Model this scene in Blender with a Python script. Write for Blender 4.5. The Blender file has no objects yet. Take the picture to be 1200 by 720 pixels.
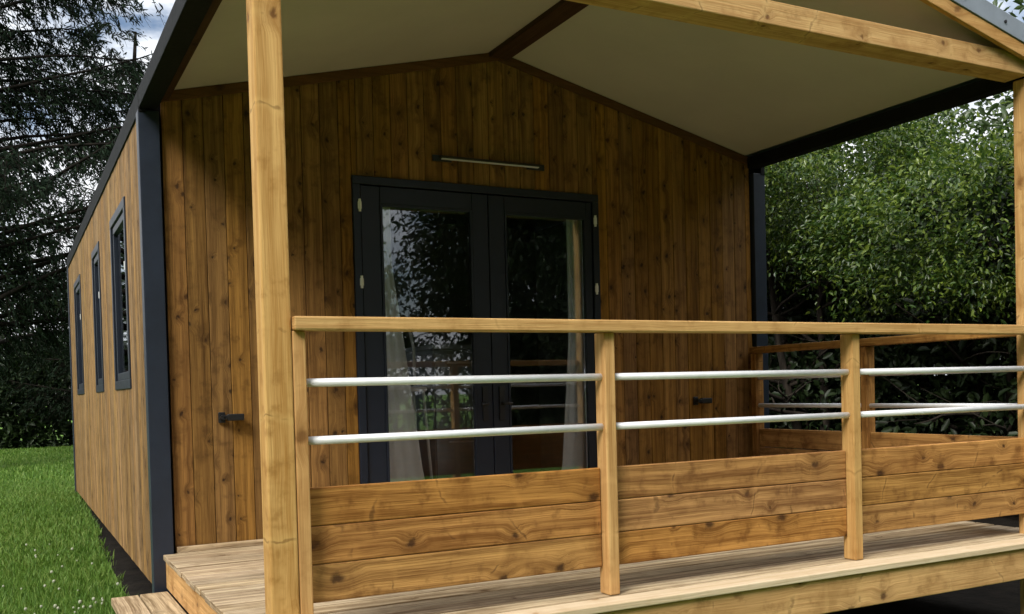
import bpy, math, random
import numpy as np
from mathutils import Vector, Matrix

random.seed(7)
rng = np.random.default_rng(11)
SC = bpy.context.scene
COL = SC.collection
R = math.radians

# ------------------------------------------------------------------ materials
class NT:
    def __init__(s, name):
        s.m = bpy.data.materials.new(name); s.m.use_nodes = True
        s.t = s.m.node_tree; s.t.nodes.clear()
        s.out = s.n('ShaderNodeOutputMaterial')
    def n(s, typ, **kw):
        nd = s.t.nodes.new(typ)
        for k, v in kw.items():
            if k.startswith('i_'):
                nd.inputs[k[2:].replace('_', ' ')].default_value = v
            else:
                setattr(nd, k, v)
        return nd
    def l(s, a, b): s.t.links.new(a, b)
    def math(s, op, a, b=None, c=None, clamp=False):
        nd = s.n('ShaderNodeMath', operation=op, use_clamp=clamp)
        for i, x in enumerate((a, b, c)):
            if x is None: continue
            if isinstance(x, (int, float)): nd.inputs[i].default_value = x
            else: s.l(x, nd.inputs[i])
        return nd.outputs[0]
    def mix(s, f, a, b, blend='MIX'):
        nd = s.n('ShaderNodeMix', data_type='RGBA', blend_type=blend)
        for sock, x in ((nd.inputs[0], f), (nd.inputs[6], a), (nd.inputs[7], b)):
            if isinstance(x, (int, float)): sock.default_value = x
            elif isinstance(x, tuple): sock.default_value = (*x, 1) if len(x) == 3 else x
            else: s.l(x, sock)
        return nd.outputs[2]
    def ramp(s, f, stops):
        nd = s.n('ShaderNodeValToRGB'); e = nd.color_ramp.elements
        while len(e) < len(stops): e.new(0.5)
        for el, (p, c) in zip(e, stops):
            el.position = p; el.color = (*c, 1) if len(c) == 3 else c
        s.l(f, nd.inputs[0]); return nd.outputs[0]
    def smooth(s, x, a, b):
        nd = s.n('ShaderNodeMapRange', interpolation_type='SMOOTHSTEP')
        s.l(x, nd.inputs[0]); nd.inputs[1].default_value = a; nd.inputs[2].default_value = b
        return nd.outputs[0]
    def noise(s, vec, scale, detail=3, rough=.55, dist=0):
        nd = s.n('ShaderNodeTexNoise')
        nd.inputs['Scale'].default_value = scale; nd.inputs['Detail'].default_value = detail
        nd.inputs['Roughness'].default_value = rough; nd.inputs['Distortion'].default_value = dist
        if vec is not None: s.l(vec, nd.inputs['Vector'])
        return nd.outputs[0]
    def principled(s, color, rough=.6, spec=.4, metal=0., bump=None, bump_s=.3, bump_d=.003):
        p = s.n('ShaderNodeBsdfPrincipled')
        if isinstance(color, tuple): p.inputs['Base Color'].default_value = (*color, 1)
        else: s.l(color, p.inputs['Base Color'])
        if isinstance(rough, (int, float)): p.inputs['Roughness'].default_value = rough
        else: s.l(rough, p.inputs['Roughness'])
        p.inputs['Specular IOR Level'].default_value = spec
        p.inputs['Metallic'].default_value = metal
        if bump is not None:
            b = s.n('ShaderNodeBump'); b.inputs['Strength'].default_value = bump_s; b.inputs['Distance'].default_value = bump_d
            s.l(bump, b.inputs['Height']); s.l(b.outputs[0], p.inputs['Normal'])
        s.l(p.outputs[0], s.out.inputs[0]); s.p = p
        return s.m

def wood(name, light, dark, knot, tone=.25, knots=1.0, grain=1.0, weather=.25, grey=(.30, .25, .18), rough=.62, scale=4.0, blotch=.35, whorl=0.):
    """pine: UV is in metres, u along the grain, v across it"""
    s = NT(name)
    uv = s.n('ShaderNodeUVMap').outputs[0]
    isl = s.math('FRACT', s.math('ADD', s.n('ShaderNodeNewGeometry').outputs['Random Per Island'], s.n('ShaderNodeObjectInfo').outputs['Random']))
    sep = s.n('ShaderNodeSeparateXYZ'); s.l(uv, sep.inputs[0])
    u, v = sep.outputs[0], sep.outputs[1]
    # knots
    vor = s.n('ShaderNodeTexVoronoi', voronoi_dimensions='2D', feature='F1'); vor.inputs['Scale'].default_value = scale
    wob = s.noise(uv, 34, 3)
    comb0 = s.n('ShaderNodeCombineXYZ')
    s.l(s.math('ADD', s.math('MULTIPLY', u, .8), s.math('MULTIPLY', wob, .030)), comb0.inputs[0])
    s.l(s.math('ADD', v, s.math('MULTIPLY', wob, .030)), comb0.inputs[1])
    s.l(comb0.outputs[0], vor.inputs['Vector'])
    sepc = s.n('ShaderNodeSeparateColor'); s.l(vor.outputs['Color'], sepc.inputs[0])
    has = s.math('GREATER_THAN', sepc.outputs[0], 1 - .62 * knots)
    size = s.math('MULTIPLY_ADD', sepc.outputs[1], .055, .03)
    d = s.math('DIVIDE', vor.outputs['Distance'], size)        # 1 = edge of the knot
    kmask = s.math('MULTIPLY', s.math('SUBTRACT', 1, s.smooth(d, .35, 1.3)), has)
    halo = s.math('MULTIPLY', s.math('SUBTRACT', 1, s.smooth(d, .8, 4.5)), has)
    # grain lines flow round the knots
    low = s.noise(uv, 1.3, 2)
    vv = s.math('ADD', v, s.math('MULTIPLY', halo, .022))
    vv = s.math('ADD', vv, s.math('MULTIPLY', low, .035))
    g1 = s.n('ShaderNodeCombineXYZ'); s.l(s.math('MULTIPLY', u, .9), g1.inputs[0]); s.l(s.math('MULTIPLY', vv, 34), g1.inputs[1])
    grain1 = s.noise(g1.outputs[0], 1, 4, .6)
    g2 = s.n('ShaderNodeCombineXYZ'); s.l(s.math('MULTIPLY', u, 5), g2.inputs[0]); s.l(s.math('MULTIPLY', vv, 190), g2.inputs[1])
    grain2 = s.noise(g2.outputs[0], 1, 3, .6)
    g = s.math('ADD', s.math('MULTIPLY', grain1, .62), s.math('MULTIPLY', grain2, .38))
    g = s.smooth(g, .5 - .22 / grain, .5 + .22 / grain)
    col = s.mix(g, light, dark)
    col = s.mix(s.math('MULTIPLY', halo, .38), col, tuple(.55 * a + .45 * b for a, b in zip(dark, knot)))
    col = s.mix(s.math('MULTIPLY', kmask, .85), col, knot)
    # patchy stain and weathering
    st = s.noise(uv, 2.6, 5, .62)
    col = s.mix(s.math('MULTIPLY', s.smooth(st, .50, .72), weather), col, grey)
    st2 = s.noise(uv, 5.5, 4, .6)
    col = s.mix(s.math('MULTIPLY', s.smooth(st2, .48, .70), blotch), col, dark)
    st3 = s.noise(uv, 11, 4, .65)
    col = s.mix(s.math('MULTIPLY', s.smooth(st3, .52, .72), blotch * .8), col, tuple(.6 * a + .4 * b for a, b in zip(dark, knot)))
    if whorl:
        wu = s.math('ADD', s.math('ADD', u, s.math('MULTIPLY', s.noise(uv, 9, 3), .09)), s.math('MULTIPLY', s.noise(uv, 1.3, 1), 1.1))
        band = s.math('ABSOLUTE', s.math('SUBTRACT', s.math('FRACT', s.math('MULTIPLY', wu, 2.9)), .5))
        wm = s.math('MULTIPLY', s.math('SUBTRACT', 1, s.smooth(band, .006, .024)), s.smooth(s.noise(uv, 13, 2), .50, .62))
        pale = s.math('MULTIPLY', s.math('SUBTRACT', 1, s.smooth(band, .02, .10)), s.smooth(s.noise(uv, 6.5, 2), .42, .55))
        col = s.mix(s.math('MULTIPLY', pale, .18 * whorl), col, tuple(min(.8, c * 1.25) for c in light))
        col = s.mix(s.math('MULTIPLY', wm, .50 * whorl), col, knot)
    # every board its own tone
    hsv = s.n('ShaderNodeHueSaturation')
    s.l(s.math('MULTIPLY_ADD', isl, tone * 2, 1 - tone), hsv.inputs['Value'])
    s.l(s.math('MULTIPLY_ADD', s.math('FRACT', s.math('MULTIPLY', isl, 7.3)), 0.007, .4935), hsv.inputs['Hue'])
    s.l(s.math('MULTIPLY_ADD', s.math('FRACT', s.math('MULTIPLY', isl, 13.7)), .12, .98), hsv.inputs['Saturation'])
    s.l(col, hsv.inputs['Color'])
    h = s.math('SUBTRACT', g, s.math('MULTIPLY', kmask, .8))
    rg = s.math('MULTIPLY_ADD', g, .12, rough + .04)
    return s.principled(hsv.outputs[0], rg, .2, 0, h, .5, .002)

M = {}
M['facade'] = wood('stained_pine_cladding', (.36, .196, .058), (.095, .044, .011), (.018, .008, .004), tone=.20, knots=1.5, weather=.15, grey=(.16, .090, .03), scale=6.0, blotch=.5, whorl=.15)
M['side'] = wood('weathered_pine_cladding', (.36, .222, .092), (.115, .063, .022), (.05, .024, .010), tone=.28, knots=.8, weather=.3, grey=(.25, .18, .10), blotch=.6, grain=1.5, whorl=.3)
M['post'] = wood('pale_pine_timber', (.70, .46, .205), (.38, .205, .072), (.12, .052, .018), tone=.06, knots=1.2, weather=.15, grey=(.36, .22, .08), blotch=.62, whorl=1.0)
M['rail'] = wood('pine_rail_timber', (.64, .41, .18), (.35, .185, .066), (.16, .075, .025), tone=.08, knots=.5, weather=.15, grey=(.44, .30, .14), blotch=.45, whorl=.7)
M['plank'] = wood('knotty_pine_plank', (.52, .285, .098), (.165, .072, .020), (.028, .011, .005), tone=.09, knots=1.4, weather=.15, grey=(.30, .185, .075), blotch=.62, whorl=1.0, grain=1.3)
M['deck'] = wood('deck_pine', (.56, .44, .285), (.17, .115, .06), (.09, .05, .022), tone=.16, knots=.5, weather=.3, grey=(.42, .36, .26), grain=1.7, blotch=.25)
M['deckedge'] = wood('pale_deck_pine', (.66, .54, .385), (.50, .38, .235), (.35, .22, .11), tone=.04, knots=.4, weather=.2, grey=(.66, .58, .43))  # edge board, paler than the other deck boards
M['rim'] = wood('pine_rim_board', (.70, .43, .175), (.33, .175, .055), (.075, .032, .012), tone=.06, knots=1.4, weather=.2, grey=(.46, .30, .12), blotch=.6, whorl=.8)
M['beamdark'] = wood('dark_stained_beam', (.075, .040, .018), (.040, .020, .009), (.02, .01, .006), tone=.1, knots=.5, weather=.1, grey=(.06, .035, .018))
M['gabletrim'] = wood('brown_stained_trim', (.15, .075, .028), (.085, .04, .015), (.03, .015, .008), tone=.1, knots=.5, weather=.1, grey=(.10, .05, .02))

def plain(name, c, rough=.5, spec=.4, metal=0., var=.12, sc=6, bump=.0):
    s = NT(name)
    tc = s.n('ShaderNodeTexCoord').outputs['Object']
    nz = s.noise(tc, sc, 5, .6)
    col = s.mix(s.smooth(nz, .3, .7), tuple(x * (1 - var) for x in c), tuple(min(1, x * (1 + var)) for x in c))
    fine = s.noise(tc, sc * 9, 3)
    rg = s.math('MULTIPLY_ADD', fine, .18, rough - .09)
    return s.principled(col, rg, spec, metal, fine if bump else None, bump, .002)
M['anth'] = plain('anthracite_lacquer', (.009, .013, .024), .42, .45)
M['anth_trim'] = plain('anthracite_trim', (.017, .024, .041), .42, .5, var=.15)
M['roofmetal'] = plain('grey_roof_sheet', (.125, .145, .18), .45, .5, var=.15)
M['verge'] = plain('grey_verge_metal', (.20, .23, .275), .5, .5, var=.12)
M['black'] = plain('black_fascia', (.006, .006, .007), .7, .15, var=.2)
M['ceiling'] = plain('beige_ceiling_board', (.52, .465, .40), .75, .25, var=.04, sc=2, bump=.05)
M['steel'] = plain('brushed_steel', (.74, .75, .77), .55, .4, .3, var=.05, sc=20)
M['whiteplastic'] = plain('white_plastic', (.78, .78, .76), .4, .5)
M['blackplastic'] = plain('black_plastic', (.012, .012, .013), .4, .5)
M['lampmetal'] = plain('grey_lamp_housing', (.045, .038, .03), .6, .3, .2)
M['fabric'] = plain('white_curtain_cloth', (.89, .90, .90), .9, .1, var=.04, sc=14)
M['greyboard'] = plain('grey_cabinet_board', (.30, .32, .34), .5, .3)
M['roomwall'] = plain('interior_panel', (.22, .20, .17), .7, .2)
M['roomfloor'] = plain('interior_floor', (.12, .085, .05), .4, .4)
M['bolt'] = plain('dark_screw', (.02, .02, .022), .4, .5, .5)

def glass_mat():
    s = NT('window_glass')
    tr = s.n('ShaderNodeBsdfTransparent'); tr.inputs[0].default_value = (.98, .985, .985, 1)
    gl = s.n('ShaderNodeBsdfGlossy'); gl.inputs['Roughness'].default_value = .012; gl.inputs[0].default_value = (.95, .97, 1, 1)
    fr = s.n('ShaderNodeFresnel'); fr.inputs[0].default_value = 1.6
    tc = s.n('ShaderNodeTexCoord').outputs['Object']
    nz = s.noise(tc, 1.6, 2)
    b = s.n('ShaderNodeBump'); b.inputs['Strength'].default_value = .05; b.inputs['Distance'].default_value = .01
    s.l(nz, b.inputs['Height']); s.l(b.outputs[0], gl.inputs['Normal'])
    f = s.math('MULTIPLY_ADD', fr.outputs[0], 1.2, .015, clamp=True)
    mx = s.n('ShaderNodeMixShader'); s.l(f, mx.inputs[0]); s.l(tr.outputs[0], mx.inputs[1]); s.l(gl.outputs[0], mx.inputs[2])
    s.l(mx.outputs[0], s.out.inputs[0]); return s.m
M['glass'] = glass_mat()

def leaf_mat(name, a, b, c, rough=.38, spec=.5, trans=.25):
    s = NT(name)
    isl = s.n('ShaderNodeNewGeometry').outputs['Random Per Island']
    tc = s.n('ShaderNodeTexCoord').outputs['Object']
    nz = s.noise(tc, 1.1, 3)
    f = s.math('ADD', s.math('MULTIPLY', isl, .75), s.math('MULTIPLY', nz, .5))
    col = s.ramp(f, [(.15, a), (.6, b), (1.0, c)])
    m = s.principled(col, rough, spec)
    t = s.n('ShaderNodeBsdfTranslucent'); s.l(col, t.inputs[0])
    mx = s.n('ShaderNodeMixShader'); mx.inputs[0].default_value = trans
    s.l(s.p.outputs[0], mx.inputs[1]); s.l(t.outputs[0], mx.inputs[2]); s.l(mx.outputs[0], s.out.inputs[0])
    return m
M['laurel'] = leaf_mat('laurel_leaves', (.022, .050, .010), (.048, .098, .015), (.185, .25, .034), .32, .6, .45)
M['broad'] = leaf_mat('broad_leaves', (.025, .045, .014), (.045, .080, .022), (.080, .120, .035), .4, .5)
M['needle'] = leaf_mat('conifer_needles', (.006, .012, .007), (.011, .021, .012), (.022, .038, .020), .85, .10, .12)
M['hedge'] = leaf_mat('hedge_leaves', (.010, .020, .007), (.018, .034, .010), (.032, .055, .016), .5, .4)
M['blade'] = leaf_mat('grass_blades', (.055, .125, .016), (.105, .205, .026), (.19, .27, .06), .6, .3, .3)
M['clover'] = plain('clover_petals', (.36, .38, .28), .8, .2)

def bark():
    s = NT('tree_bark'); tc = s.n('ShaderNodeTexCoord').outputs['Object']
    mp = s.n('ShaderNodeMapping'); mp.inputs['Scale'].default_value = (9, 9, 1.6); s.l(tc, mp.inputs[0])
    nz = s.noise(mp.outputs[0], 2, 5, .65)
    return s.principled(s.ramp(nz, [(.3, (.010, .008, .006)), (.7, (.038, .030, .023))]), .9, .2, 0, nz, .7, .03)
M['bark'] = bark()
def darkbark():
    s = NT('conifer_bark'); tc = s.n('ShaderNodeTexCoord').outputs['Object']
    nz = s.noise(tc, 9, 4, .65)
    return s.principled(s.ramp(nz, [(.3, (.004, .004, .003)), (.7, (.016, .013, .010))]), .95, .08)
M['darkbark'] = darkbark()
def lawn():
    s = NT('lawn_turf'); tc = s.n('ShaderNodeTexCoord').outputs['Object']
    a = s.noise(tc, .9, 4); b = s.noise(tc, 14, 5, .7); c = s.noise(tc, 90, 3, .7)
    f = s.math('ADD', s.math('MULTIPLY', a, .4), s.math('ADD', s.math('MULTIPLY', b, .35), s.math('MULTIPLY', c, .35)))
    return s.principled(s.ramp(f, [(.35, (.035, .080, .010)), (.55, (.085, .170, .022)), (.75, (.15, .225, .042))]), .9, .15, 0, c, .8, .02)
M['lawn'] = lawn()
def shade_soil():
    s = NT('shade_dark_soil'); tc = s.n('ShaderNodeTexCoord').outputs['Object']
    b = s.noise(tc, 9, 6, .7)
    return s.principled(s.ramp(b, [(.3, (.006, .005, .004)), (.75, (.020, .016, .012))]), .95, .1, 0, b, .8, .02)  # soil colour taken down to near black to paint in shade
M['shade_soil'] = shade_soil()

# ------------------------------------------------------------------ mesh helpers
class MB:
    def __init__(s): s.v = []; s.f = []; s.uv = []
    def hexa(s, P, grain=2):
        """P: 8 corners, bottom ring 0-3, top ring 4-7"""
        k = len(s.v); s.v += [tuple(p) for p in P]
        su, sv = random.uniform(0, 60), random.uniform(0, 60)
        for q in ((3, 2, 1, 0), (4, 5, 6, 7), (0, 1, 5, 4), (1, 2, 6, 5), (2, 3, 7, 6), (3, 0, 4, 7)):
            pts = [P[i] for i in q]
            n = (Vector(pts[1]) - Vector(pts[0])).cross(Vector(pts[2]) - Vector(pts[0]))
            ax = max(range(3), key=lambda i: abs(n[i]))
            if ax == grain: ua, va = [i for i in range(3) if i != grain]
            else: ua = grain; va = 3 - grain - ax
            s.f.append(tuple(k + i for i in q))
            for p in pts: s.uv.append((p[ua] + su, p[va] + (p[ax] if ax != grain else 0) + sv))
        return s
    def box(s, x0, x1, y0, y1, z0, z1, grain=2):
        return s.hexa([(x0, y0, z0), (x1, y0, z0), (x1, y1, z0), (x0, y1, z0), (x0, y0, z1), (x1, y0, z1), (x1, y1, z1), (x0, y1, z1)], grain)
    def tube(s, pts, r, n=12, cap=True):
        pts = [Vector(p) for p in pts]; rs = r if isinstance(r, (list, tuple)) else [r] * len(pts)
        k = len(s.v); u = random.uniform(0, 50)
        prev = None
        for i, p in enumerate(pts):
            d = (pts[min(i + 1, len(pts) - 1)] - pts[max(i - 1, 0)]).normalized()
            a = d.orthogonal().normalized() if prev is None else (prev - d * prev.dot(d)).normalized()
            prev = a; b = d.cross(a)
            for j in range(n):
                t = 2 * math.pi * j / n
                s.v.append(tuple(p + (a * math.cos(t) + b * math.sin(t)) * rs[i]))
        for i in range(len(pts) - 1):
            for j in range(n):
                q = (k + i * n + j, k + i * n + (j + 1) % n, k + (i + 1) * n + (j + 1) % n, k + (i + 1) * n + j)
                s.f.append(q); s.uv += [(u + i, j / n), (u + i, (j + 1) / n), (u + i + 1, (j + 1) / n), (u + i + 1, j / n)]
        if cap:
            s.f.append(tuple(k + j for j in reversed(range(n)))); s.uv += [(u, 0)] * n
            e = k + (len(pts) - 1) * n
            s.f.append(tuple(e + j for j in range(n))); s.uv += [(u, 0)] * n
        return s
    def build(s, name, mat, parent=None, bevel=0., smooth=False, seg=2, origin=None):
        me = bpy.data.meshes.new(name)
        org = Vector(origin) if origin else Vector((0, 0, 0))
        me.from_pydata([tuple(Vector(p) - org) for p in s.v], [], s.f)
        l = me.uv_layers.new(name='UVMap')
        l.data.foreach_set('uv', [c for t in s.uv for c in t])
        me.materials.append(mat)
        if smooth: me.polygons.foreach_set('use_smooth', [True] * len(me.polygons))
        me.update()
        o = bpy.data.objects.new(name, me); COL.objects.link(o); o.location = org
        if parent is not None: o.parent = parent
        if bevel:
            b = o.modifiers.new('bevel', 'BEVEL'); b.width = bevel; b.segments = seg; b.limit_method = 'ANGLE'; b.angle_limit = R(40)
        return o

def tag(o, label=None, cat=None, group=None, kind=None):
    if label: o['label'] = label
    if cat: o['category'] = cat
    if group: o['group'] = group
    if kind: o['kind'] = kind
    return o
def thing(name, label, cat, loc=(0, 0, 0), group=None):
    o = bpy.data.objects.new(name, None); COL.objects.link(o); o.empty_display_size = .1
    o.location = loc
    return tag(o, label, cat, group)
def adopt(o, root):            # parent a mesh built in world coordinates
    o.parent = root; o.matrix_parent_inverse = Matrix.Translation(-root.location)
    return o
def P(mb, name, mat, root, **kw): return adopt(mb.build(name, mat, None, **kw), root)
def part_of(mb, name, mat, part, root, **kw):   # sub-part
    o = mb.build(name, mat, None, **kw); o.parent = part
    o.matrix_parent_inverse = Matrix.Translation(-part.location)
    return o

def leaf_mesh(name, C, size, mat, up=.5, aspect=.42, outward=None, droop=0., extra_parent=None):
    """one mesh of many folded leaves (two quads each)"""
    n = len(C); C = np.asarray(C, float)
    d = rng.normal(size=(n, 3))
    if outward is not None: d = d * .8 + outward * .9
    d[:, 2] -= droop
    d /= np.linalg.norm(d, axis=1)[:, None]
    nr = rng.normal(size=(n, 3)); nr[:, 2] += up * 3
    nr -= d * (nr * d).sum(1)[:, None]; nr /= np.linalg.norm(nr, axis=1)[:, None] + 1e-9
    sd = np.cross(nr, d)
    L = size * rng.uniform(.6, 1.25, n); W = L * aspect
    b = C - d * (L / 2)[:, None]; t = C + d * (L / 2)[:, None] - nr * (L * .12)[:, None]
    lift = nr * (W * .18)[:, None]
    def at(f, w): return b + d * (L * f)[:, None] + sd * (W * w)[:, None] + lift
    V = np.stack([b, at(.3, .5), at(.7, .42), t, at(.7, -.42), at(.3, -.5)], 1).reshape(-1, 3)
    k = (np.arange(n) * 6)[:, None]
    Q = np.concatenate([k + np.array([0, 1, 2, 3]), k + np.array([0, 3, 4, 5])], 1).reshape(-1)
    me = bpy.data.meshes.new(name)
    me.vertices.add(len(V)); me.vertices.foreach_set('co', V.astype(np.float32).ravel())
    me.loops.add(len(Q)); me.loops.foreach_set('vertex_index', Q.astype(np.int32))
    me.polygons.add(len(Q) // 4)
    me.polygons.foreach_set('loop_start', np.arange(0, len(Q), 4, dtype=np.int32))
    me.materials.append(mat); me.update(calc_edges=True)
    o = bpy.data.objects.new(name, me); COL.objects.link(o)
    return o

# ------------------------------------------------------------------ ground
def gz(y): return -.45 + .035 * min(max(y, 0), 6.5)
def gza(y): return -.45 + .035 * np.clip(y, 0, 6.5)
def sheet(name, xs, ys, dz, mat):
    V = [(x, y, gz(y) + dz) for y in ys for x in xs]; nx = len(xs)
    F = [(j * nx + i, j * nx + i + 1, (j + 1) * nx + i + 1, (j + 1) * nx + i) for j in range(len(ys) - 1) for i in range(nx - 1)]
    me = bpy.data.meshes.new(name); me.from_pydata(V, [], F); me.materials.append(mat); me.update()
    o = bpy.data.objects.new(name, me); COL.objects.link(o); return o
xs = [-400, -60, -20, -8, -4, -2, 0, 2, 4, 8, 20, 60, 400]
ys = [-400, -60, -20, -8, -4, -2, 0, 1, 2, 3, 4, 5, 6, 6.5, 8, 12, 20, 60, 400]
tag(sheet('lawn', xs, ys, 0, M['lawn']), kind='structure')
tag(sheet('shade_soil', [-.03, 2, 3.9], [-2.15, 0, 1, 2, 3, 4, 5, 6, 6.2], .006, M['shade_soil']), kind='structure')  # dark sheet painting the shade below cabin, deck and wall base

def blades(n, xr, yr, h, w):
    x = rng.uniform(*xr, n); y = rng.uniform(*yr, n)
    keep = ~((x > -.05 + rng.normal(0, .035, n)) & (x < .2) & (y < 3.4)) & ~((x > .02) & (x < 4.0) & (y > -2.2) & (y < 6.3)) & ~((x > -.36) & (x < .1) & (y > -1.95) & (y < -.05))
    x, y = x[keep], y[keep]; n = len(x)
    z = gza(y); a = rng.uniform(0, 2 * np.pi, n); H = h * rng.uniform(.5, 1.2, n)
    lean = rng.normal(0, .35, (n, 2)) * H[:, None]
    wx, wy = np.cos(a) * w / 2, np.sin(a) * w / 2
    B0 = np.stack([x - wx, y - wy, z - .005], 1); B1 = np.stack([x + wx, y + wy, z - .005], 1)
    M0 = np.stack([x - wx * .8 + lean[:, 0] * .4, y - wy * .8 + lean[:, 1] * .4, z + H * .6], 1)
    M1 = np.stack([x + wx * .8 + lean[:, 0] * .4, y + wy * .8 + lean[:, 1] * .4, z + H * .6], 1)
    T0 = np.stack([x - wx * .12 + lean[:, 0], y - wy * .12 + lean[:, 1], z + H], 1); T1 = np.stack([x + wx * .12 + lean[:, 0], y + wy * .12 + lean[:, 1], z + H], 1)
    V = np.stack([B0, B1, M1, M0, T1, T0], 1).reshape(-1, 3)
    k = (np.arange(n) * 6)[:, None]
    Q = np.concatenate([k + np.array([0, 1, 2, 3]), k + np.array([3, 2, 4, 5])], 1).reshape(-1)
    return V, Q
def stuffmesh(name, parts, mat):
    V = []; Q = []; o = 0
    for v, q in parts: V.append(v); Q.append(q + o); o += len(v)
    V = np.concatenate(V); Q = np.concatenate(Q)
    me = bpy.data.meshes.new(name)
    me.vertices.add(len(V)); me.vertices.foreach_set('co', V.astype(np.float32).ravel())
    me.loops.add(len(Q)); me.loops.foreach_set('vertex_index', Q.astype(np.int32))
    me.polygons.add(len(Q) // 4); me.polygons.foreach_set('loop_start', np.arange(0, len(Q), 4, dtype=np.int32))
    me.materials.append(mat); me.update(calc_edges=True)
    ob = bpy.data.objects.new(name, me); COL.objects.link(ob); return ob
g = stuffmesh('grass', [blades(60000, (-2.6, .3), (-3.0, 2.2), .055, .006), blades(55000, (-2.2, .3), (2.2, 8), .060, .009),
                        blades(30000, (-2.5, 2.5), (8, 18), .06, .016)], M['blade'])
tag(g, 'short green lawn grass growing along the left side of the cabin', 'grass', kind='stuff')
tag(sheet('bush_shade_soil', [3.9, 5.5, 7, 9, 12], [-6, -2, 0, 2, 4, 7], .005, M['shade_soil']), kind='structure')  # near-black sheet in place of lawn, stands in for shade by the bushes
# clover flower heads
def heads(n, xr, yr):
    V = []; Q = []
    for i in range(n):
        x = random.uniform(*xr); y = random.uniform(*yr)
        if x > -.38 and y < 0 or x > -.02: continue
        r = random.uniform(.006, .012); z = gz(y) + random.uniform(.035, .07); k = len(V)
        for a in range(6): V.append((x + r * .62 * math.cos(a * math.pi / 3), y + r * .62 * math.sin(a * math.pi / 3), z - r * .8))
        for a in range(6): V.append((x + r * math.cos(a * math.pi / 3 + .3), y + r * math.sin(a * math.pi / 3 + .3), z))
        for a in range(6): V.append((x + r * .55 * math.cos(a * math.pi / 3), y + r * .55 * math.sin(a * math.pi / 3), z + r * .8))
        for b in (0, 6):
            for a in range(6): Q += [k + b + a, k + b + (a + 1) % 6, k + b + 6 + (a + 1) % 6, k + b + 6 + a]
        Q += [k + 12, k + 13, k + 14, k + 15, k + 12, k + 15, k + 16, k + 17]
    return np.array(V), np.array(Q)
tag(stuffmesh('clover_flowers', [heads(300, (-1.6, 0), (-2.2, .9)), heads(40, (-1.6, 0), (.9, 3))], M['clover']),
    'small white clover flower heads dotted through the near lawn grass', 'flowers', kind='stuff')

# ------------------------------------------------------------------ cabin
W = 4.0; LEN = 6.24; S = .24; HE = 2.32; CT = .145
DX0, DX1, DZ = 1.083, 2.674, 1.974
def zc(x): return HE + S * (min(x, W - x) - CT)          # ceiling underside
cabin = thing('cabin', 'brown timber clad holiday cabin with anthracite trim and covered porch', 'cabin', (2, 3.1, -.45))

def clad_front(y0, y1, x0, x1, zb, bw, hole=None, name='front_wall', mat='facade', sgn=1):
    mb = MB(); x = x0
    edges = []
    while x < x1 - .02:
        e = min(x + bw, x1); edges.append((x, e)); x = e
    for a, b in edges:
        segs = [(a, b)]
        if hole:
            for hx in (hole[0], hole[1]):
                segs = [t for s_ in segs for t in ([(s_[0], hx), (hx, s_[1])] if s_[0] + .004 < hx < s_[1] - .004 else [s_])]
        for p, q in segs:
            gp = .0014
            p2, q2 = p + gp, q - gp
            inside = hole and p >= hole[0] - .005 and q <= hole[1] + .005
            rngs = [(zb, None)] if not inside else [(hole[3], None)]
            if inside and hole[2] > zb + .05: rngs.insert(0, (zb, hole[2]))
            for lo, hi in rngs:
                h0 = zc(p2) + .01 if hi is None else hi; h1 = zc(q2) + .01 if hi is None else hi
                dy = random.uniform(-.0012, .0012)
                parts = [(p2, q2, h0, h1)]
                if hi is None and p2 < 2 < q2: parts = [(p2, q2, min(h0, h1), min(h0, h1))]
                for (c, d, e, f) in parts:
                    mb.hexa([(c, y0 + dy, lo), (d, y0 + dy, lo), (d, y1, lo), (c, y1, lo), (c, y0 + dy, e), (d, y0 + dy, f), (d, y1, f), (c, y1, e)], 2)
    return mb
fw_ = P(clad_front(0, .02, .100, 3.9, -.17, .1016, (DX0, DX1, -.2, DZ)), 'front_wall', M['facade'], cabin, bevel=.0025)
# wall core behind the cladding (dark membrane) in pieces round the door
core = MB().box(.03, DX0, .024, .09, -.17, 2.28).box(DX1, 3.97, .024, .09, -.17, 2.28).box(DX0, DX1, .024, .09, DZ, 2.28)
core.hexa([(.05, .024, 2.281), (3.95, .024, 2.281), (3.95, .09, 2.281), (.05, .09, 2.281), (1.99, .024, 2.755), (2.01, .024, 2.755), (2.01, .09, 2.755), (1.99, .09, 2.755)], 0)
P(core, 'wall_core', M['black'], cabin)
# side wall with three window openings
WINS = [(.755, 1.609), (2.468, 3.11), (4.466, 5.34)]; WZ0, WZ1 = .841, 1.927
mb = MB(); y = .05
while y < LEN - .02:
    e = min(y + .1016, LEN); cuts = [y, e]
    for a, b in WINS:
        for c in (a, b):
            if y + .004 < c < e - .004: cuts.append(c)
    cuts.sort()
    for a, b in zip(cuts, cuts[1:]):
        mid = (a + b) / 2; dx = random.uniform(-.0012, .0012)
        inside = any(w0 < mid < w1 for w0, w1 in WINS)
        for lo, hi in ([(-.175, WZ0), (WZ1, 2.2)] if inside else [(-.175, 2.2)]):
            mb.box(dx, .02, a + .0014, b - .0014, lo, hi, 2)
    y = e
P(mb, 'side_wall', M['side'], cabin, bevel=.004)
mb = MB(); ye = [.091] + [c for w in WINS for c in w] + [LEN - .02]
for i in range(0, len(ye), 2): mb.box(.024, .08, ye[i], ye[i + 1], -.17, 2.27)
for a, b in WINS: mb.box(.024, .08, a, b, -.17, WZ0).box(.024, .08, a, b, WZ1, 2.27)
P(mb, 'side_wall_core', M['black'], cabin)
mb = MB(); y = .05
while y < LEN - .02:
    e = min(y + .1016, LEN); mb.box(3.98, 4.0, y + .001, e - .001, -.175, 2.2, 2); y = e
P(mb, 'side_wall', M['side'], cabin, bevel=.004)
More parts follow.
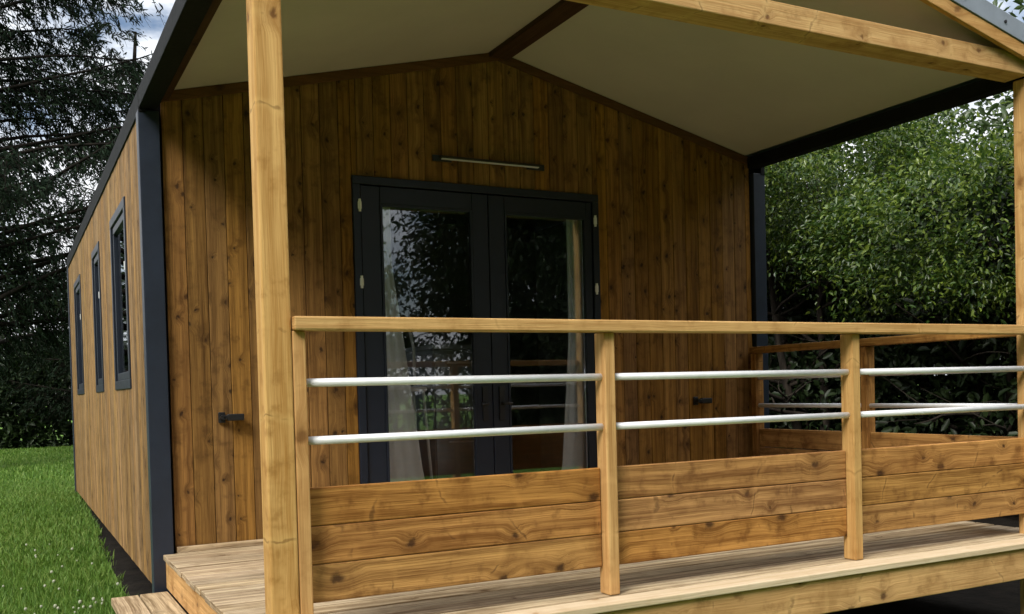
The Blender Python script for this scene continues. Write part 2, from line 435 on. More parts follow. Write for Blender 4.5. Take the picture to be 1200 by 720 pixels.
P(clad_front(LEN + .02, LEN, .02, 3.98, -.17, .1016, None), 'back_wall', M['side'], cabin)
P(MB().box(.085, 3.97, .1, LEN - .03, -.17, -.002), 'floor', M['roomfloor'], cabin)
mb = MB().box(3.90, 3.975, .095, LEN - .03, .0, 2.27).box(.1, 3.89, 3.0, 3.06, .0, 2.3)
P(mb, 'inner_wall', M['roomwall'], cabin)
# corner trims
for x0, x1 in ((-.012, .088), (3.912, 4.012)):
    P(MB().box(x0, x1, -.03, .052, -.205, 2.205), 'corner_trim', M['anth_trim'], cabin, bevel=.003)
P(MB().box(-.012, .05, LEN - .04, LEN + .03, -.2, 2.2), 'corner_trim', M['anth_trim'], cabin, bevel=.003)
# roof
RB = .0; RT = .09
def slope_slab(mb, xa, xb, y0, y1, lo, hi, grain=1):
    pts = [(xa, y0, zc(xa) + lo), (xb, y0, zc(xb) + lo), (xb, y1, zc(xb) + lo), (xa, y1, zc(xa) + lo),
           (xa, y0, zc(xa) + hi), (xb, y0, zc(xb) + hi), (xb, y1, zc(xb) + hi), (xa, y1, zc(xa) + hi)]
    return mb.hexa(pts, grain)
for xa, xb in ((.028, 2.0), (2.0, 4.0)):
    roof = P(slope_slab(MB(), xa, xb, -2.12, LEN + .08, .022, RT), 'roof', M['roofmetal'], cabin, bevel=.002)
    mb = MB()                                            # standing ribs of the sheet
    for k in range(19):
        yy = -2.0 + k * .45
        slope_slab(mb, xa + .01 if xa < 1 else xa + .05, xb - .05 if xa < 1 else xb - .01, yy, yy + .03, RT + .001, RT + .022)
    part_of(mb, 'sheet_rib', M['roofmetal'], roof, cabin)
for xa, xb in ((CT + .001, 1.935), (2.065, W - CT - .001)):
    P(slope_slab(MB(), xa, xb, -2.118, -.003, 0, .020), 'ceiling_panel', M['ceiling'], cabin)
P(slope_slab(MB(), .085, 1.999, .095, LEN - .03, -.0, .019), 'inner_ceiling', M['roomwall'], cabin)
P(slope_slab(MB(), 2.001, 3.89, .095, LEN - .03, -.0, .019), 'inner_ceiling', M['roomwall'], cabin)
P(MB().box(1.935, 2.065, -2.115, -.022, 2.722, 2.775, 1), 'ridge_beam', M['beamdark'], cabin, bevel=.003)
for xa, xb, zb in ((-.008, .080, 2.212), (W - CT, 3.935, 2.228)):
    P(MB().box(xa, xb, -2.118, -.035, zb, 2.303, 1), 'eave_beam', M['black'], cabin, bevel=.003)
P(MB().box(.0815, .138, -2.116, -.022, 2.268, 2.318, 1), 'eave_batten', M['beamdark'], cabin, bevel=.002)
for xa, xb in ((-.009, .026), (3.974, 4.009)):
    P(MB().box(xa, xb, -.034, LEN + .07, 2.195, 2.303, 1), 'fascia', M['black'], cabin, bevel=.002)
P(MB().box(.175, 3.80, -2.11, -1.98, 2.231, 2.329, 0), 'tie_beam', M['post'], cabin, bevel=.004)
for xa, xb in ((.0, 1.999), (2.001, 4.0)):
    P(slope_slab(MB(), xa, xb, -2.146, -2.121, -.058, .004, 0), 'barge_board', M['rail'], cabin, bevel=.003)
    vg = P(slope_slab(MB(), xa, xb, -2.152, -2.122, .006, .098, 0), 'verge_flashing', M['verge'], cabin, bevel=.002)
    for k in range(7):
        x = xa + (k + .5) * (xb - xa) / 7
        part_of(MB().tube([(x, -2.152, zc(x) + .05), (x, -2.157, zc(x) + .05)], .008, 8), 'screw', M['bolt'], vg, cabin)
# gable trim on the wall under the ceiling
for xa, xb in ((.10, 1.999), (2.001, 3.90)):
    P(slope_slab(MB(), xa, xb, -.018, -.002, -.052, -.002, 0), 'gable_trim', M['gabletrim'], cabin, bevel=.002)
# roof posts on the porch corners
P(MB().box(.078, .168, -2.11, -2.02, -.45, 2.226, 2), 'roof_post', M['post'], cabin, bevel=.006)
P(MB().box(3.805, 3.895, -2.11, -2.02, -.45, 2.226, 2), 'roof_post', M['post'], cabin, bevel=.006)

# side windows
for a, b in WINS:
    fr = MB(); x0, x1 = -.008, .05
    f = .055
    fr.box(x0, x1, a, b, WZ1 - f, WZ1, 1).box(x0, x1, a, b, WZ0, WZ0 + f, 1)
    fr.box(x0, x1, a, a + f, WZ0 + f, WZ1 - f).box(x0, x1, b - f, b, WZ0 + f, WZ1 - f)
    # sash
    s0, s1 = .004, .042; g_ = .045
    a2, b2, z0, z1 = a + f + .003, b - f - .003, WZ0 + f + .003, WZ1 - f - .003
    w = P(fr, 'window', M['anth'], cabin, bevel=.003)
    sh = MB().box(s0, s1, a2, b2, z1 - g_, z1, 1).box(s0, s1, a2, b2, z0, z0 + g_, 1).box(s0, s1, a2, a2 + g_, z0 + g_, z1 - g_).box(s0, s1, b2 - g_, b2, z0 + g_, z1 - g_)
    part_of(sh, 'sash', M['anth'], w, cabin, bevel=.003)
    part_of(MB().box(.02, .026, a2 + g_, b2 - g_, z0 + g_, z1 - g_), 'glass_pane', M['glass'], w, cabin)
    part_of(MB().box(-.010, .004, a2 + .004, a2 + .022, 1.52, 1.57, 2), 'hinge', M['whiteplastic'], w, cabin, bevel=.002)

# french door
fr = MB(); f = .045
fr.box(DX0, DX0 + f, -.012, .07, .0, DZ - f).box(DX1 - f, DX1, -.012, .07, .0, DZ - f).box(DX0, DX1, -.012, .07, DZ - f, DZ, 0)
fr.box(DX0 + f, DX1 - f, -.008, .07, .0, .03, 0)
P(fr, 'door_frame', M['anth'], cabin, bevel=.004)
mid = 1.912
for (x0, x1, gx0, gx1, hx) in ((DX0 + f + .003, mid - .002, 1.243, 1.806, 1.858), (mid + .002, DX1 - f - .003, 2.018, 2.583, 1.968)):
    gz0, gz1 = .22, 1.828; zt = DZ - f - .004
    d = MB().box(x0, gx0, .0, .055, .034, zt).box(gx1, x1, .0, .055, .034, zt)
    d.box(gx0, gx1, .0, .055, .034, gz0, 0).box(gx0, gx1, .0, .055, gz1, zt, 0)
    door = P(d, 'door_leaf', M['anth'], cabin, bevel=.004)
    bd = MB(); e = .014
    bd.box(gx0, gx0 + e, -.004, .02, gz0, gz1).box(gx1 - e, gx1, -.004, .02, gz0, gz1).box(gx0 + e, gx1 - e, -.004, .02, gz0, gz0 + e, 0).box(gx0 + e, gx1 - e, -.004, .02, gz1 - e, gz1, 0)
    part_of(bd, 'glazing_bead', M['anth'], door, cabin, bevel=.002)
    part_of(MB().box(gx0 + e, gx1 - e, .022, .030, gz0 + e, gz1 - e), 'glass_pane', M['glass'], door, cabin)
    s_ = -1 if hx < mid else 1
    h = MB().box(hx - .017, hx + .017, -.012, -.001, .60, .80)
    h.tube([(hx, -.012, .70), (hx, -.05, .70), (hx + s_ * .02, -.055, .70), (hx + s_ * .045, -.053, .697)], .009, 10)
    part_of(h, 'handle', M['blackplastic'], door, cabin, bevel=.002)
    hx2 = DX0 + .037 if hx < mid else DX1 - .037 + .006
    for z in (1.39, 1.81):
        hg = MB().tube([(hx2, -.018, z - .034), (hx2, -.018, z + .034)], .0075, 10)
        hg.box(hx2 - .010, hx2 + .010, -.022, -.013, z - .02, z + .02)
        part_of(hg, 'hinge', M['whiteplastic'], door, cabin)

# ------------------------------------------------------------------ fittings on the front wall
lamp = thing('wall_lamp', 'slim grey bar lamp fixed to the dark boards above the french door', 'wall lamp', (1.924, 0, 2.105))
P(MB().box(1.60, 2.25, -.045, -.020, 2.105, 2.120, 0), 'lamp_bar', M['lampmetal'], lamp, bevel=.005)
for bx in (1.56, 2.17):
    P(MB().box(bx, bx + .12, -.020, -.0075, 2.09, 2.125, 0), 'bracket', M['blackplastic'], lamp, bevel=.003)
P(MB().box(1.61, 2.24, -.043, -.024, 2.099, 2.1045, 0), 'diffuser', M['steel'], lamp, bevel=.001)
def holder(x, label):
    t = thing('door_holder', label, 'door holder', (x, 0, .67), 'door holders on the front wall')
    P(MB().box(x - .06, x - .025, -.016, -.0025, .645, .70), 'wall_plate', M['blackplastic'], t, bevel=.004)
    P(MB().tube([(x - .042, -.016, .673), (x - .042, -.05, .673)], .012, 12), 'pin', M['blackplastic'], t)
    P(MB().box(x - .02, x + .065, -.050, -.020, .655, .69, 0).box(x - .042, x - .015, -.05, -.035, .662, .684, 0), 'hook_arm', M['blackplastic'], t, bevel=.005)
    P(MB().box(x + .01, x + .05, -.020, -.0025, .66, .685), 'stop_block', M['blackplastic'], t)
holder(.39, 'black door holder on the left boards between corner trim and thick post')
holder(3.44, 'black door holder on the boards right of the french door')

# ------------------------------------------------------------------ terrace deck
deck = thing('deck', 'timber porch deck with pale front edge board in front of the cabin', 'deck', (2, -1.1, -.45))
mb = MB(); y = -2.118
while y < -.05:
    e = min(y + .1155, -.034)
    mb.box(.034 + random.uniform(-.004, .004), 3.97, y + .0055, e - .0055, -.026, random.uniform(-.001, .001), 0)
    y = e
P(mb, 'deck_boards', M['deck'], deck, bevel=.003)
P(MB().box(.034, 3.975, -2.228, -2.122, -.026, .001, 0), 'edge_board', M['deckedge'], deck, bevel=.004)
P(MB().box(.105, 3.90, -.032, -.004, -.02, .028, 0), 'wall_batten', M['deck'], deck, bevel=.003)
P(MB().box(.046, 3.965, -2.212, -2.172, -.172, -.030, 0), 'front_rim', M['rim'], deck, bevel=.004)
P(MB().box(.046, .086, -2.171, -.035, -.172, -.030, 1), 'side_rim', M['rim'], deck, bevel=.004)
P(MB().box(3.925, 3.965, -2.171, -.035, -.172, -.030, 1), 'side_rim', M['rim'], deck, bevel=.004)
for k in range(6):
    x = .55 + k * .58
    P(MB().box(x, x + .045, -2.170, -.035, -.165, -.030, 1), 'joist', M['beamdark'], deck)
for x in (.3, 1.6, 2.9, 3.7):
    for y in (-1.0, -.3):
        P(MB().box(x, x + .09, y, y + .09, -.452, -.166, 2), 'foot', M['beamdark'], deck)

step = thing('step', 'low two board timber step beside the left edge of the deck', 'step', (-.15, -1, -.45))
P(MB().box(-.222, -.098, -1.9, -.14, -.205, -.168, 1), 'tread', M['deck'], step, bevel=.005)
P(MB().box(-.090, .040, -1.9, -.12, -.205, -.170, 1), 'tread', M['deck'], step, bevel=.005)
for y in (-1.8, -1.05, -.25):
    P(MB().box(-.20, .03, y, y + .045, -.46, -.206, 0), 'bearer', M['plank'], step, bevel=.003)

# ------------------------------------------------------------------ railings
ZR0, ZR1 = .980, 1.024
front = thing('railing', 'long front porch railing of pale pine with two rows of steel tubes', 'railing', (2, -2.08, 0))
P(MB().box(.171, 3.802, -2.135, -2.062, ZR0, ZR1, 0), 'top_rail', M['rail'], front, bevel=.005)
posts = [(.169, .212), (1.332, 1.377), (2.593, 2.638)]
for a, b in posts:
    P(MB().box(a + (.001 if a < 1 else 0), b, -2.11, -2.04, .0015 if a > 1 else -.30, ZR0 - .001, 2), 'post', M['rail'], front, bevel=.004)
bays = [(.213, 1.331), (1.378, 2.592), (2.639, 3.804)]
for a, b in bays:
    for z in (.815, .629):
        tb = MB().tube([(a - .004, -2.078, z), (b + .004, -2.078, z)], .0135, 16)
        P(tb, 'rail_tube', M['steel'], front, smooth=True)
    mb = MB()
    for z0 in (.353, .228, .103):
        mb.box(a + .002, b - .002, -2.066, -2.042, z0 + random.uniform(-.001, .0), z0 + .1225, 0)
    P(mb, 'plank_panel', M['plank'], front, bevel=.004)
side = thing('railing', 'shaded side porch railing behind, running back to the wall by the bushes', 'railing', (3.88, -1, 0))
XR0, XR1 = 3.845, 3.915
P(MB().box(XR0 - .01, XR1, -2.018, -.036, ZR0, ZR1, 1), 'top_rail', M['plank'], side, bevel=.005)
for a, b in ((-.085, -.040), (-1.035, -.99)):
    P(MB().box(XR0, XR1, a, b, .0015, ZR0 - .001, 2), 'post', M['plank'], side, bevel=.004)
for a, b in ((-2.019, -1.036), (-.989, -.086)):
    for z in (.815, .629):
        P(MB().tube([(3.875, a, z), (3.875, b, z)], .0135, 14), 'rail_tube', M['steel'], side, smooth=True)
    mb = MB()
    for z0 in (.353, .228, .103): mb.box(3.866, 3.890, a + .002, b - .002, z0, z0 + .120, 1)
    P(mb, 'plank_panel', M['plank'], side, bevel=.004)

# ------------------------------------------------------------------ behind the glass
def curtain(x_edge, zs, widths, y, label, left=True):
    n = 46; V = []; F = []
    for z, w in zip(zs, widths):
        for i in range(n):
            t = i / (n - 1)
            fold = math.sin(t * 24 + z * .6) * .007 + math.sin(t * 9 + 1.3 + z) * .008
            x = x_edge + (t * w if left else -t * w)
            V.append((x, y + fold, z + .006 * math.sin(t * 9)))
    for j in range(len(zs) - 1):
        for i in range(n - 1): F.append((j * n + i, j * n + i + 1, (j + 1) * n + i + 1, (j + 1) * n + i))
    me = bpy.data.meshes.new('curtain'); me.from_pydata(V, [], F); me.materials.append(M['fabric'])
    me.polygons.foreach_set('use_smooth', [True] * len(F))
    o = bpy.data.objects.new('curtain', me); COL.objects.link(o)
    s = o.modifiers.new('thick', 'SOLIDIFY'); s.thickness = .003
    tag(o, label, 'curtain', 'curtains behind the french door')
zz = [i * .1 + .03 for i in range(20)]
def interp(z, tab):
    for (a, b), (c, d) in zip(tab, tab[1:]):
        if a <= z <= c: return b + (d - b) * (z - a) / (c - a)
    return tab[-1][1]
curtain(1.20, zz, [interp(z, [(0, .35), (.3, .285), (1.1, .185), (1.5, .13), (2, .13)]) for z in zz], .078, 'bright white curtain behind the left door pane, widening to the floor')
curtain(2.70, zz, [interp(z, [(0, .32), (.3, .27), (1.1, .20), (2, .19)]) for z in zz], .11, 'dim white curtain hanging behind the right door pane', False)
cab = thing('cabinet', 'low dark grey kitchen cabinet standing inside behind the left door pane', 'cabinet', (1.81, .55, 0))
P(MB().box(1.66, 1.98, .30, .78, .08, 1.03).box(1.68, 1.96, .33, .77, .001, .08), 'carcass', M['greyboard'], cab, bevel=.003)
P(MB().box(1.65, 1.99, .27, .79, 1.032, 1.062), 'worktop', M['greyboard'], cab, bevel=.004)
for z0, z1 in ((.10, .53), (.55, 1.01)):
    fp = P(MB().box(1.665, 1.975, .282, .298, z0, z1), 'drawer_front', M['greyboard'], cab, bevel=.003)
    part_of(MB().tube([(1.74, .266, z1 - .06), (1.90, .266, z1 - .06)], .006, 8), 'drawer_handle', M['steel'], fp, cab)
st = thing('bar_stool', 'white tube frame bar stool standing inside between the left curtain and cabinet', 'stool', (1.50, .40, 0))
P(MB().box(1.41, 1.61, .27, .47, .78, .81), 'seat', M['whiteplastic'], st, bevel=.012)
for sx in (-1, 1):
    for sy in (-1, 1):
        P(MB().tube([(1.51 + sx * .08, .37 + sy * .08, .78), (1.51 + sx * .12, .37 + sy * .12, .001)], .010, 8), 'leg', M['whiteplastic'], st, smooth=True)
P(MB().tube([(1.42, .45, .80), (1.43, .50, 1.05), (1.48, .54, 1.22), (1.60, .54, 1.22), (1.62, .50, 1.05), (1.60, .45, .80)], .010, 8), 'backrest', M['whiteplastic'], st, smooth=True)

# ------------------------------------------------------------------ vegetation
def crown_points(n, center, rad, nclump, spread, shell=.6, flat=0.):
    c = rng.normal(size=(nclump, 3)); c /= np.linalg.norm(c, axis=1)[:, None]
    r = shell + (1 - shell) * rng.random(nclump) ** .6
    r *= rng.uniform(.82, 1.15, nclump)
    cc = c * r[:, None] * np.array(rad)
    w = rng.uniform(.4, 1.6, nclump); w /= w.sum()
    idx = rng.choice(nclump, n, p=w)
    sp = rng.uniform(.6, 1.3, nclump) * spread
    pts = cc[idx] + rng.normal(size=(n, 3)) * sp[idx][:, None] * np.array([1, 1, .75])
    out = pts / (np.linalg.norm(pts, axis=1)[:, None] + 1e-6)
    return pts + np.array(center), out

def limb(p, d, length, r, k=7, bend=.25, sag=0.):
    pts = [Vector(p)]; d = Vector(d).normalized()
    for i in range(k):
        d = (d + Vector((random.uniform(-bend, bend), random.uniform(-bend, bend), random.uniform(-bend, bend) - sag))).normalized()
        pts.append(pts[-1] + d * length / k)
    return pts, [r * (1 - .85 * i / k) for i in range(k + 1)]

def broad_tree(name, label, cat, loc, height, rad, nleaf, leaf, mat, trunk_r=.14, stems=1, low=.12, group=None, nclump=90, seed=0, spread=.20):
    random.seed(seed)
    t = thing(name, label, cat, loc, group)
    mb = MB()
    for s_ in range(stems):
        a = random.uniform(0, 6.28); b0 = (math.cos(a) * .12 * (stems > 1), math.sin(a) * .12 * (stems > 1), -.05)
        pts, rs = limb(b0, (math.cos(a) * .15, math.sin(a) * .15, 1), height * .82, trunk_r, 9, .1)
        mb.tube(pts, rs, 9)
        for k in range(9):
            i = 2 + k * 7 // 9; a2 = random.uniform(0, 6.28)
            q, qr = limb(pts[i], (math.cos(a2), math.sin(a2), random.uniform(.25, .9)), rad[0] * random.uniform(.6, 1.0), rs[i] * .6, 6, .22)
            mb.tube(q, qr, 6)
            for j in (2, 4):
                a3 = random.uniform(0, 6.28)
                q2, r2 = limb(q[j], (math.cos(a3), math.sin(a3), .4), rad[0] * .45, qr[j] * .6, 4, .25)
                mb.tube(q2, r2, 5)
    tr = mb.build('trunk', M['bark'], t, smooth=True)
    zc_ = height * (low + (1 - low) / 2)
    pts, out = crown_points(nleaf, (0, 0, zc_), (rad[0], rad[1], height * (1 - low) / 2), nclump, min(rad) * spread)
    pts = pts[pts[:, 2] > .05]; out = out[:len(pts)] if len(out) != len(pts) else out
    o = leaf_mesh('crown', pts, leaf, mat, up=.55, outward=(pts - np.array([0, 0, zc_])) / (np.linalg.norm(pts - np.array([0, 0, zc_]), axis=1)[:, None] + 1e-6), droop=.35)
    o.parent = t
    return t

def conifer(label, loc, height, spread, nlimb, seed, first=.12, dirs=None, mat='needle', twig_len=.75, group='conifers', upward=.1, blade=.11, dens=21):
    random.seed(seed)
    t = thing('conifer_tree', label, 'tree', loc, group)
    pts, rs = limb((0, 0, -.1), (0, 0, 1), height, .022 * height, 12, .02)
    mb = MB(); mb.tube(pts, rs, 10)
    C = []; D = []
    for k in range(nlimb):
        f = first + (1 - first) * (k + random.random()) / nlimb
        z = f * height; a = random.uniform(0, 6.28) if dirs is None or random.random() > .4 else random.choice(dirs) + random.uniform(-.25, .25)
        ln = spread * (1.05 - f * .85) * random.uniform(.7, 1.15)
        q, qr = limb((0, 0, z), (math.cos(a), math.sin(a), upward + random.uniform(-.15, .25)), ln, .0035 * height * (1.1 - f) + .006, 9, .09, .015)
        mb.tube(q, qr, 6)
        nt = int(ln * dens)
        for j in range(nt):
            u = random.uniform(.12, 1) * 9; i = min(int(u), 8); p = q[i].lerp(q[i + 1], u - i)
            side_ = random.choice((-1, 1)); ax = (q[i + 1] - q[i]).normalized()
            lat = Vector((-ax.y, ax.x, 0)) * side_
            dd = (ax * random.uniform(.2, .9) + lat * random.uniform(.1, .7) + Vector((0, 0, -random.uniform(.35, 1.1)))).normalized()
            tl = twig_len * random.uniform(.4, 1.1)
            tp = [p, p + dd * tl * .5, p + dd * tl + Vector((0, 0, -.12 * tl))]
            mb.tube(tp, [.008, .005, .002], 3, False)
            m = int(tl * 20) + 3
            for b in range(m):
                s_ = random.uniform(.08, 1); pp = p + dd * tl * s_
                C.append(pp + Vector((random.gauss(0, .03), random.gauss(0, .03), random.gauss(0, .03))))
                D.append((dd + Vector((random.gauss(0, .45), random.gauss(0, .45), random.gauss(0, .35)))).normalized())
    tr = mb.build('trunk', M['darkbark'], t, smooth=True)
    o = leaf_mesh('crown', np.array([tuple(c) for c in C]), blade, M[mat], up=.2, aspect=.20, outward=np.array([tuple(d) for d in D]) * 2.0, droop=.2)
    o.parent = t
    return t

def hedge(label, x0, x1, y0, y1, h, n, leaf, loc, mat='hedge', group=None):
    t = thing('hedge', label, 'hedge', loc, group)
    w, d = x1 - x0, y1 - y0
    p = np.stack([rng.uniform(x0, x1, n), rng.uniform(y0, y1, n), rng.uniform(0.02, h, n)], 1)
    # push most leaves to the faces and roughen them
    sel = rng.random(n)
    p[sel < .40, 1] = y0 + np.abs(rng.normal(0, .10, (sel < .40).sum()))
    p[(sel > .40) & (sel < .6), 1] = y1 - np.abs(rng.normal(0, .10, ((sel > .40) & (sel < .6)).sum()))
    tp = (sel > .6) & (sel < .85); p[tp, 2] = h - np.abs(rng.normal(0, .12, tp.sum()))
    p[:, 2] *= 1 + .06 * np.sin(p[:, 0] * 1.7) + .04 * np.sin(p[:, 0] * 4.1 + 1)
    p[:, 1] += .10 * np.sin(p[:, 0] * 2.3 + p[:, 2] * 1.5)
    o = leaf_mesh('foliage', p - np.array((loc[0], loc[1], 0)), leaf, M[mat], up=.4); o.parent = t
    mb = MB(); k = 0; x = x0 + .3
    while x < x1:
        pts, rs = limb((x - loc[0], (y0 + y1) / 2 - loc[1], -.05), (0, 0, 1), h * .8, .035, 6, .15); mb.tube(pts, rs, 6); x += .55
    mb.build('stem', M['bark'], t, smooth=True)
    return t

# right of the porch: laurel bushes over an added shade-dark hedge, and trees behind them
BG = 'laurel bushes right of the porch'
for label, x, y, h, rx, ry, n, sd in (
    ('leafy green laurel bush showing beside the right corner trim', 7.5, 4.6, 4.1, 1.5, 1.4, 40000, 3),
    ('broad light green laurel bush, middle one beyond the side railing', 7.2, 2.7, 4.3, 1.6, 1.5, 46000, 4),
    ('green laurel bush beyond the side railing next to the right roof post', 7.3, .7, 3.25, 1.55, 1.4, 38000, 5),
    ('laurel bush outermost on the right, behind the right roof post', 7.5, -1.4, 4.1, 1.5, 1.5, 26000, 6)):
    broad_tree('laurel_bush', label, 'bush', (x, y, gz(y)), h, (rx, ry), n, .054, M['laurel'], .06, 4, .51, BG, 230, sd, .10)
TG = 'trees behind the laurel bushes'
broad_tree('leafy_tree', 'grey green tree rising behind the bushes nearest the cabin corner', 'tree', (10.4, 5.6, -.25), 7.0, (2.2, 2.2), 14000, .14, M['broad'], .15, 1, .08, TG, 110, 8)
broad_tree('leafy_tree', 'loose tree with sky gaps behind the bushes beside the right roof post', 'tree', (11.2, 1.2, -.4), 6.2, (2.2, 2.4), 11000, .14, M['broad'], .15, 1, .08, TG, 100, 9)

# left of the cabin: conifers and a clipped dark hedge
conifer('tall dark conifer on the far left with limbs rising over the cabin roof', (-1.3, 11.5, gz(9)), 13, 4.6, 74, 21, .10, (0.05, -.35, .4), upward=.22)
conifer('dense dark conifer standing behind, half hidden by the cabin roof', (1.6, 17.0, gz(9)), 9.0, 2.8, 80, 22, .06, None, upward=.0)
broad_tree('leafy_tree', 'dark broadleaf tree above the clipped hedge at the far left', 'tree', (-1.4, 21.5, gz(9)), 5.5, (2.6, 2.0), 11000, .17, M['hedge'], .16, 1, .1, None, 90, 12)
hedge('dark clipped hedge at the far end of the lawn', -9, 6.5, 18.6, 20.0, 2.15, 42000, .19, (-1, 19.3, gz(9)))
t = thing('hedge', 'added hedge under the laurel bushes, its dark leaves standing in for shade', 'hedge', (7.6, 1.8, -.4))  # added plant; dark leaf colour stands in for shade below the crowns
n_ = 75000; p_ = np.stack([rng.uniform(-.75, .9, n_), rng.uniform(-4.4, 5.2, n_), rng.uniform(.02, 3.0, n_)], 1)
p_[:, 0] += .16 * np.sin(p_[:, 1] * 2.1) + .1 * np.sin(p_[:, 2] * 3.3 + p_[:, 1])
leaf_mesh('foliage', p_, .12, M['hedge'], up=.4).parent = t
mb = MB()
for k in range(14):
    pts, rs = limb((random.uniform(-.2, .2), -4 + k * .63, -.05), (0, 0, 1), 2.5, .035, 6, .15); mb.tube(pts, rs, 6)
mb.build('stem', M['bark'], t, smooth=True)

# behind the camera: garden mirrored in the glass, added trees blocking low sky
RG = 'garden trees behind the camera'
broad_tree('leafy_tree', 'big dark tree mirrored in the left door pane beside the strip of sky', 'tree', (10.25, -13.5, -.45), 9.5, (2.7, 2.7), 95000, .15, M['hedge'], .2, 1, .03, RG, 120, 14)
broad_tree('leafy_tree', 'dark tree mirrored in the right door pane', 'tree', (14.0, -13.0, -.45), 9.0, (2.9, 2.9), 95000, .15, M['hedge'], .2, 1, .03, RG, 120, 15)
broad_tree('leafy_tree', 'small tree mirrored at the left edge of the door glass below the sky', 'tree', (6.2, -15.5, -.45), 4.1, (1.2, 1.2), 4500, .16, M['broad'], .12, 1, .1, RG, 60, 13)
BT = 'added leafy trees behind the camera that block low sky light'
src = broad_tree('leafy_tree', 'tall leafy tree added behind the camera to block low sky light', 'tree', (-3.0, -15.0, -.45), 10.0, (3.0, 2.8), 20000, .32, M['hedge'], .2, 1, .03, BT, 110, 16)  # added row, blocks low sky so the upper front wall darkens
for k, (x, y, rz) in enumerate(((1.2, -16.0, 1.1), (-8.5, -13.5, 2.3), (-13.5, -9.0, 4.0), (-15, -3.0, 5.1), (19.0, -12.0, .7), (22.0, -7.0, 3.1), (13.4, -17.5, 2.0))):
    c_ = src.copy(); COL.objects.link(c_); c_.location = (x, y, -.45); c_.rotation_euler = (0, 0, rz)
    for ch in src.children:
        d_ = ch.copy(); COL.objects.link(d_); d_.parent = c_
conifer('dark conifer added left of the camera to block low sky light', (-9.5, -6.0, -.45), 11, 3.2, 60, 31, .05, None, dens=9, blade=.16)  # added tree, keeps low sky light off from the left
hedge('long dark hedge behind the camera mirrored low in the glass', -14, 24, -20.5, -19.3, 2.6, 18000, .22, (4, -20, -.45))

# ------------------------------------------------------------------ sky and light
world = bpy.data.worlds.new('World'); SC.world = world; world.use_nodes = True
nt = world.node_tree; nt.nodes.clear()
out = nt.nodes.new('ShaderNodeOutputWorld'); bg = nt.nodes.new('ShaderNodeBackground')
sky = nt.nodes.new('ShaderNodeTexSky'); sky.sky_type = 'NISHITA'; sky.sun_disc = False
SUN_EL, SUN_AZ = 45, -122           # azimuth measured from +Y towards +X: behind left of the camera
sky.sun_elevation = R(SUN_EL); sky.sun_rotation = R(SUN_AZ)
sky.air_density = 1.0; sky.dust_density = 1.5
tc = nt.nodes.new('ShaderNodeTexCoord')
mp = nt.nodes.new('ShaderNodeMapping'); mp.inputs['Scale'].default_value = (1, 1, 2.2); mp.inputs['Location'].default_value = (4.4, 1.7, 2.4)
nz = nt.nodes.new('ShaderNodeTexNoise'); nz.inputs['Scale'].default_value = 2.6; nz.inputs['Detail'].default_value = 7; nz.inputs['Roughness'].default_value = .58
mr = nt.nodes.new('ShaderNodeMapRange'); mr.interpolation_type = 'SMOOTHSTEP'; mr.inputs[1].default_value = .36; mr.inputs[2].default_value = .49
nz2 = nt.nodes.new('ShaderNodeTexNoise'); nz2.inputs['Scale'].default_value = 5; nz2.inputs['Detail'].default_value = 5
cr = nt.nodes.new('ShaderNodeValToRGB'); e = cr.color_ramp.elements
e[0].position = .3; e[0].color = (6.4, 6.8, 7.4, 1); e[1].position = .65; e[1].color = (10.5, 10.6, 10.7, 1)
mx = nt.nodes.new('ShaderNodeMix'); mx.data_type = 'RGBA'
L = nt.links.new
L(tc.outputs['Generated'], mp.inputs[0]); L(mp.outputs[0], nz.inputs['Vector']); L(mp.outputs[0], nz2.inputs['Vector'])
L(nz.outputs[0], mr.inputs[0]); L(nz2.outputs[0], cr.inputs[0])
sx = nt.nodes.new('ShaderNodeSeparateXYZ'); L(tc.outputs['Generated'], sx.inputs[0])
zr = nt.nodes.new('ShaderNodeMapRange'); zr.inputs[1].default_value = 0; zr.inputs[2].default_value = 1; zr.inputs[3].default_value = .8; zr.inputs[4].default_value = 2.2
L(sx.outputs[2], zr.inputs[0])
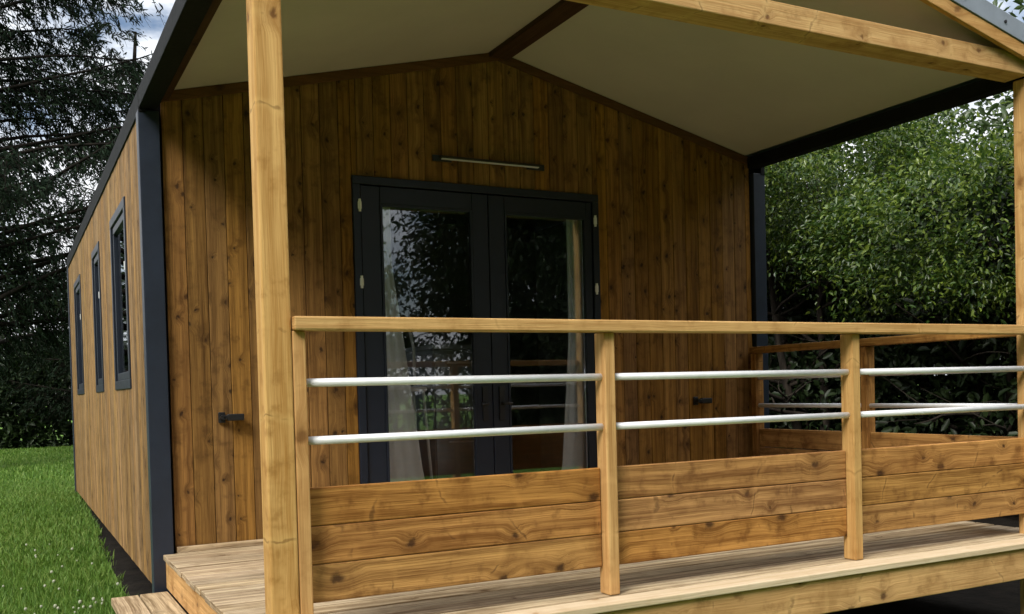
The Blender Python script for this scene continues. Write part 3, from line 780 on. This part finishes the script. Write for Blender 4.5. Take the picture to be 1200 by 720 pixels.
vm = nt.nodes.new('ShaderNodeVectorMath'); vm.operation = 'SCALE'; L(cr.outputs[0], vm.inputs[0]); L(zr.outputs[0], vm.inputs['Scale'])
L(mr.outputs[0], mx.inputs[0]); L(sky.outputs[0], mx.inputs[6]); L(vm.outputs[0], mx.inputs[7])
L(mx.outputs[2], bg.inputs[0]); bg.inputs[1].default_value = .07
L(bg.outputs[0], out.inputs[0])
sl = bpy.data.lights.new('sun', 'SUN'); sl.energy = 2.3; sl.angle = R(24); sl.color = (1.0, .95, .86)
so = bpy.data.objects.new('sun', sl); COL.objects.link(so)
sd = Vector((math.sin(R(SUN_AZ)) * math.cos(R(SUN_EL)), math.cos(R(SUN_AZ)) * math.cos(R(SUN_EL)), math.sin(R(SUN_EL))))
so.rotation_euler = sd.to_track_quat('Z', 'Y').to_euler(); so.location = (0, 0, 12)

# ------------------------------------------------------------------ camera
yaw, pitch, roll = -.479, -.023, -.026
fwv = Vector((-math.sin(yaw) * math.cos(pitch), math.cos(yaw) * math.cos(pitch), math.sin(pitch)))
rt = Vector((math.cos(yaw), math.sin(yaw), 0)); upv = rt.cross(fwv)
c, s = math.cos(roll), math.sin(roll)
rt, upv = rt * c + upv * s, upv * c - rt * s
cam = bpy.data.cameras.new('camera'); co = bpy.data.objects.new('camera', cam); COL.objects.link(co)
mt = Matrix((rt, upv, -fwv)).transposed().to_4x4(); mt.translation = Vector((-.635, -5.143, .774))
co.matrix_world = mt
cam.sensor_fit = 'HORIZONTAL'; cam.sensor_width = 36; cam.lens = 1140.46 / 1200 * 36; cam.shift_y = 123.858 / 1200
cam.clip_start = .05; cam.clip_end = 1500
SC.camera = co

SC.render.engine = 'CYCLES'
SC.cycles.use_denoising = True
SC.cycles.max_bounces = 10; SC.cycles.diffuse_bounces = 5; SC.cycles.transparent_max_bounces = 16
SC.cycles.use_adaptive_sampling = True; SC.cycles.adaptive_threshold = .02
SC.view_settings.view_transform = 'Standard'; SC.view_settings.look = 'None'
SC.view_settings.exposure = 0.86; SC.view_settings.gamma = 1; SC.view_settings.use_curve_mapping = False
